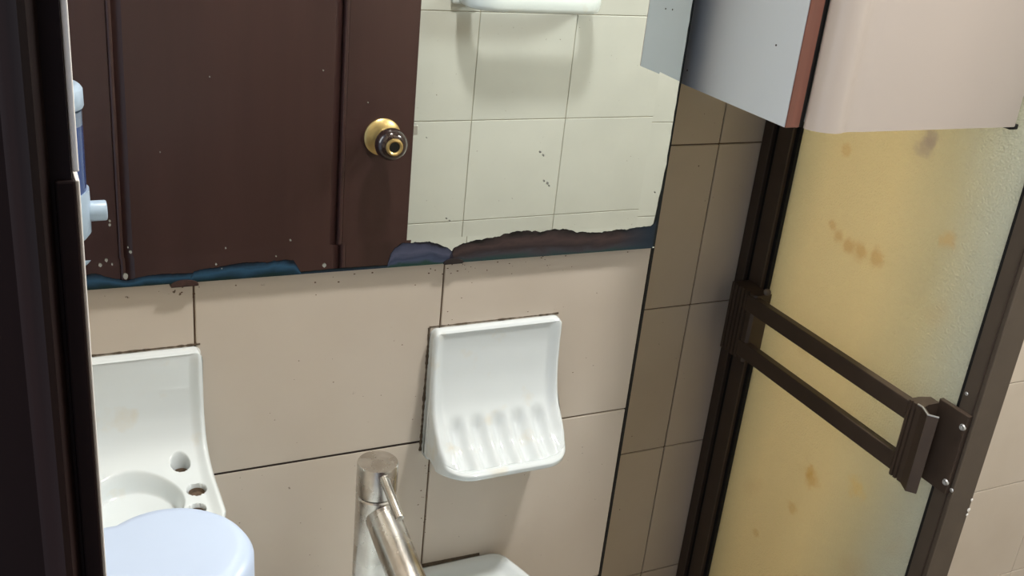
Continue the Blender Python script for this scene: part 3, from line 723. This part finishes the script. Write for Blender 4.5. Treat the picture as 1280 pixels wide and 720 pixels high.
# brown front edge of the left side, in two lengths
SD = 0.0880
obj('edge_strip', hbox(CX0+0.0006, CX0+0.0185, CN0-0.0016, CN0+0.0002, SD+0.0010, CD1, 0.0003), M_strip, cb)
obj('edge_strip', hbox(CX0+0.0006, CX0+0.0185, CN0-0.0016, CN0+0.0002, CD0, SD-0.0010, 0.0003), M_strip, cb)
obj('edge_gap_shade', hbox(CX0+0.0185, CX0+T, CN0-0.0008, CN0+0.0004, CD0, CD1), M_blackgap, cb)  # black strip painting the shadow in the cleft beside the door
# door: soft rolled left edge
ds = catmull([(0.7710, 0.8455), (0.7690, 0.8420), (0.7695, 0.8385), (0.7745, 0.8300), (0.7830, 0.8230), (0.7930, 0.8195), (0.8010, 0.8205), (0.8090, 0.8235), (0.8180, 0.8243), (0.8300, 0.8232)], 6)
pl = ds + [(1.068, 0.8235), (1.0725, 0.8255), (1.0725, 0.8440), (0.783, 0.8440)]
bm = prism([(x*H, y*H) for x, y in pl], EYE-(CD1+0.0003)*H, EYE-CD0*H)
obj('door', bm, M_cream, cb, 30)
bm = hbox(1.066, 1.080, 0.826, 0.846, CD1-0.002, CD1+0.0045, 0.001); o = obj('hinge', bm, M_blackgap, cb); o['label'] = 'black hinge end under the door corner'
for N, D in ((1.035, 0.236), (0.96, 0.02), (0.885, 0.175), (0.90, 0.10)):
    obj('screw_hole', lathe(bmesh.new(), [(0, 0), (.0008, 0), (.0008, .0003), (0, .0003)], P(CX0, N, D), (-1, 0, 0), 10), M_hole, cb)

# ---------------------------------------------------------------- shower screen
sh = tag(empty('shower_screen'), 'bronze framed shower screen with yellow stained frosted glass and double towel rail', 'shower screen')
DTOP, DBOT = -0.75, 1.93
# wall profile and hinge side stile
obj('wall_profile', hbox(1.0774, 1.118, 1.2455, 1.2675, DTOP, DBOT, 0.0006), M_bronze_dark, sh)
obj('gap_seal', hbox(1.084, 1.110, 1.2325, 1.2460, DTOP, DBOT), M_blackgap, sh)
obj('stile', hbox(1.0774, 1.118, 1.2010, 1.2330, DTOP, DBOT, 0.0006), M_bronze_dark, sh)
for n0 in (1.2452, 1.2005):
    obj('edge_lip', hbox(1.0766, 1.079, n0, n0+0.0016, DTOP, DBOT), M_bronze, sh)
obj('gasket', hbox(1.084, 1.096, 1.193, 1.2012, DTOP, DBOT), M_blackgap, sh)
obj('glass', hbox(1.090, 1.096, 0.798, 1.200, DTOP+.02, DBOT-.02), M_glass, sh)
SXL, SXR, SN0, SN1 = 1.0830, 1.1270, 0.7665, 0.7950
obj('stile', hbox(SXL, SXR, SN0, SN1, DTOP, DBOT, 0.0005), M_bronze, sh)
obj('gasket', hbox(1.0865, 1.096, SN1-0.001, 0.8015, DTOP, DBOT), M_blackgap, sh)
obj('edge_lip', hbox(SXL-0.0022, SXL+0.001, SN0-0.0016, SN0+0.0022, DTOP, DBOT, 0.0004), M_bronze, sh)
obj('edge_lip', hbox(SXL-0.0018, SXL+0.001, SN0+0.0060, SN0+0.0078, DTOP, DBOT, 0.0004), M_bronze_dark, sh)
obj('rail', hbox(1.080, 1.118, SN1, 1.2010, DTOP, DTOP+0.05, 0.0006), M_bronze, sh)
obj('rail', hbox(1.080, 1.118, SN1, 1.2010, DBOT-0.06, DBOT, 0.0006), M_bronze, sh)
# two towel bars
for d0, d1 in ((0.6285, 0.6560), (0.7080, 0.7350)):
    b0 = obj('towel_bar', hbox(1.0445, 1.0570, 0.832, 1.190, d0, d1, 0.0008), M_bronze_dark, sh)
# left bracket, ridged, clipped on the stile
prof = [(1.0500, 1.172), (1.0455, 1.176), (1.0455, 1.186), (1.0500, 1.190)]
k = 0; nn = 1.192
while nn < 1.228:
    prof += [(1.0455, nn), (1.0455, nn+0.0055), (1.0490, nn+0.0068), (1.0490, nn+0.0078)]; nn += 0.0088
prof += [(1.0475, 1.2320), (1.0774, 1.2320), (1.0774, 1.172)]
obj('bracket', prism([(x*H, y*H) for x, y in prof], EYE-0.7420*H, EYE-0.6245*H), M_bronze_dark, sh)
lathe_bm = lathe(bmesh.new(), [(0, 0), (.0042, 0), (.0042, .003), (.002, .004), (0, .004)], P(1.070, 1.176, 0.6215), (-0.6, -1, 0.5), 16)
o = obj('screw', lathe_bm, M_bronze, sh, 30)
# right bracket: ridged cover with a folded wing, on a flat plate
prof = [(1.0440, 0.8400), (1.0415, 0.8370), (1.0415, 0.8335), (1.0440, 0.8328), (1.0440, 0.8312), (1.0412, 0.8305), (1.0412, 0.8265), (1.0440, 0.8258), (1.0440, 0.8240), (1.0415, 0.8232),
        (1.0415, 0.8160), (1.0330, 0.7985), (1.0425, 0.7880), (1.0460, 0.7905), (1.0385, 0.7995), (1.0470, 0.8160), (1.0560, 0.8190), (1.0770, 0.8190), (1.0770, 0.8350), (1.0600, 0.8400)]
rbz0, rbz1 = EYE-0.7400*H, EYE-0.6245*H
obj('bracket', prism([(x*H, y*H) for x, y in prof], rbz0, rbz1), M_bronze_dark, sh)
# bare metal top edge of the wing
le = [(1.0412, 0.8240), (1.0412, 0.8160), (1.0327, 0.7985), (1.0423, 0.7876), (1.0440, 0.7890), (1.0352, 0.7988), (1.0437, 0.8160), (1.0437, 0.8240)]
o = obj('bare_edge', prism([(x*H, y*H) for x, y in le], rbz1-0.0001, rbz1+0.0009), M_bare, sh); o['label'] = 'bright bare metal top edge of the bracket wing'
pts = [(1.0765, 0.8210), (1.0750, 0.8190), (1.0750, 0.7710), (1.0830, 0.7710), (1.0830, 0.8210)]
obj('plate', prism([(x*H, y*H) for x, y in pts], EYE-0.7365*H, EYE-0.6185*H, 0.0004), M_bronze_dark, sh)
for N, D, r in ((0.7722+0.003, 0.6360, .0034), (0.7722+0.003, 0.7195, .0034)):
    c = P(1.0750, N, D)
    o = obj('rivet', lathe(bmesh.new(), [(0, .0002), (r*.35, .0002), (r*.42, .0012), (r*.8, .0014), (r, .0), (r, -.001), (0, -.001)], c, (-1, 0, 0), 20), M_bare, sh, 30); o['label'] = 'bare metal rivet'
for X, N, D, r in ((1.0830, 0.7900, 0.596, .0020), (1.0805, 0.7672, 0.728, .0022)):
    obj('rivet', lathe(bmesh.new(), [(0, .0008), (r*.7, .0006), (r, 0), (0, -.0005)], P(X, N, D), (-1, 0, 0), 14), M_bare, sh, 30)
bm = bmesh.new()
for D, r in ((0.752, .0016), (0.768, .0022), (0.776, .0015)):
    lathe(bm, [(0, .0006), (r, .0003), (r*.8, -.0003), (0, -.0005)], P(SXR-0.001, SN0-0.0004, D), (0, -1, 0), 7)
o = obj('paint_chips', bm, M_white, sh); o['kind'] = 'stuff'; o['label'] = 'small white chips on the stile edge'

# ---------------------------------------------------------------- ceramic towel bar on the wall behind the lens
tb = tag(empty('ceramic_towel_bar'), 'white glazed ceramic towel bar on the pale tiles, reflected at the mirror top', 'towel bar')
bx0, bx1 = 1.042, 1.371; dB = 0.3855
# one glazed hoop: out of the wall, round the corners and across
NO, RC = NF+0.100, 0.055
path = [(bx0, NF+0.012), (bx0, NO-RC)] + [(bx0+RC-RC*math.cos(a), NO-RC+RC*math.sin(a)) for a in [math.pi/2*k/8 for k in range(1, 9)]]
xm = (bx0+bx1)/2
path = path + [(2*xm-x, n_) for x, n_ in path[::-1]]
def hoop(path, hw, hh, D):
    bm = bmesh.new(); prev = None; sec = []
    for k in range(20):
        a = 2*math.pi*k/20; c_, s_ = math.cos(a), math.sin(a)
        sec.append((math.copysign(abs(c_)**0.6, c_)*hw, math.copysign(abs(s_)**0.6, s_)*hh))
    for i, (x, n_) in enumerate(path):
        a, b = path[max(0, i-1)], path[min(len(path)-1, i+1)]; tx, tn = b[0]-a[0], b[1]-a[1]; L = math.hypot(tx, tn)
        nx, nn_ = tn/L, -tx/L
        r = [bm.verts.new(P(x+nx*u, n_+nn_*u, D+v)) for u, v in sec]
        if prev:
            for k in range(20): bm.faces.new((prev[k], prev[(k+1) % 20], r[(k+1) % 20], r[k]))
        else: bm.faces.new(r)
        prev = r
    bm.faces.new(prev[::-1]); return bm
obj('bar', hoop(path, 0.019, 0.024, dB-0.024), M_porc, tb, 60)
for x in (bx0, bx1):
    obj('wall_flange', hbox(x-0.034, x+0.034, NF-0.001, NF+0.014, dB-0.062, dB+0.000, 0.005, 3), M_porc, tb, 60)

# ---------------------------------------------------------------- ceiling lamp
cl = tag(empty('ceiling_lamp'), 'round white flush ceiling lamp over the middle of the bathroom', 'lamp')
lc = (0.95*H, 0.42*H, CEIL)
obj('lamp_base', lathe(bmesh.new(), [(0, 0), (.11, 0), (.11, -.02), (.095, -.022), (0, -.022)], lc, (0, 0, 1)), M_plastic, cl, 35)
obj('diffuser', lathe(bmesh.new(), [(0, -.0215), (.092, -.022), (.088, -.040), (.06, -.055), (0, -.060)], lc, (0, 0, 1)), M_emit, cl, 60)

# ---------------------------------------------------------------- made-up shower window out of frame, added to brighten the frosted glass
wn = struct(empty('fill_window_1'))
wy0, wy1, wz0, wz1 = 0.72*H-.25, 0.72*H+.25, 1.50, 2.00
bm = bmesh.new(); xw = XR*H-0.004
for a, b in (((xw-.02, wy0, wz0), (xw, wy1, wz0+.03)), ((xw-.02, wy0, wz1-.03), (xw, wy1, wz1)), ((xw-.02, wy0, wz0+.03), (xw, wy0+.03, wz1-.03)), ((xw-.02, wy1-.03, wz0+.03), (xw, wy1, wz1-.03))):
    box(bm, a, b, 0.001)
obj('fill_window_frame', bm, M_bronze, wn)
M_fill_pane, n_, l_, b_ = mat('glowing_fill_pane')  # glowing pane of the added window
b_.inputs['Emission Color'].default_value = (0.95, 0.98, 0.95, 1); b_.inputs['Emission Strength'].default_value = 2
obj('pane', box(bmesh.new(), (xw-.008, wy0+.03, wz0+.03), (xw-.004, wy1-.03, wz1-.03)), M_fill_pane, wn)
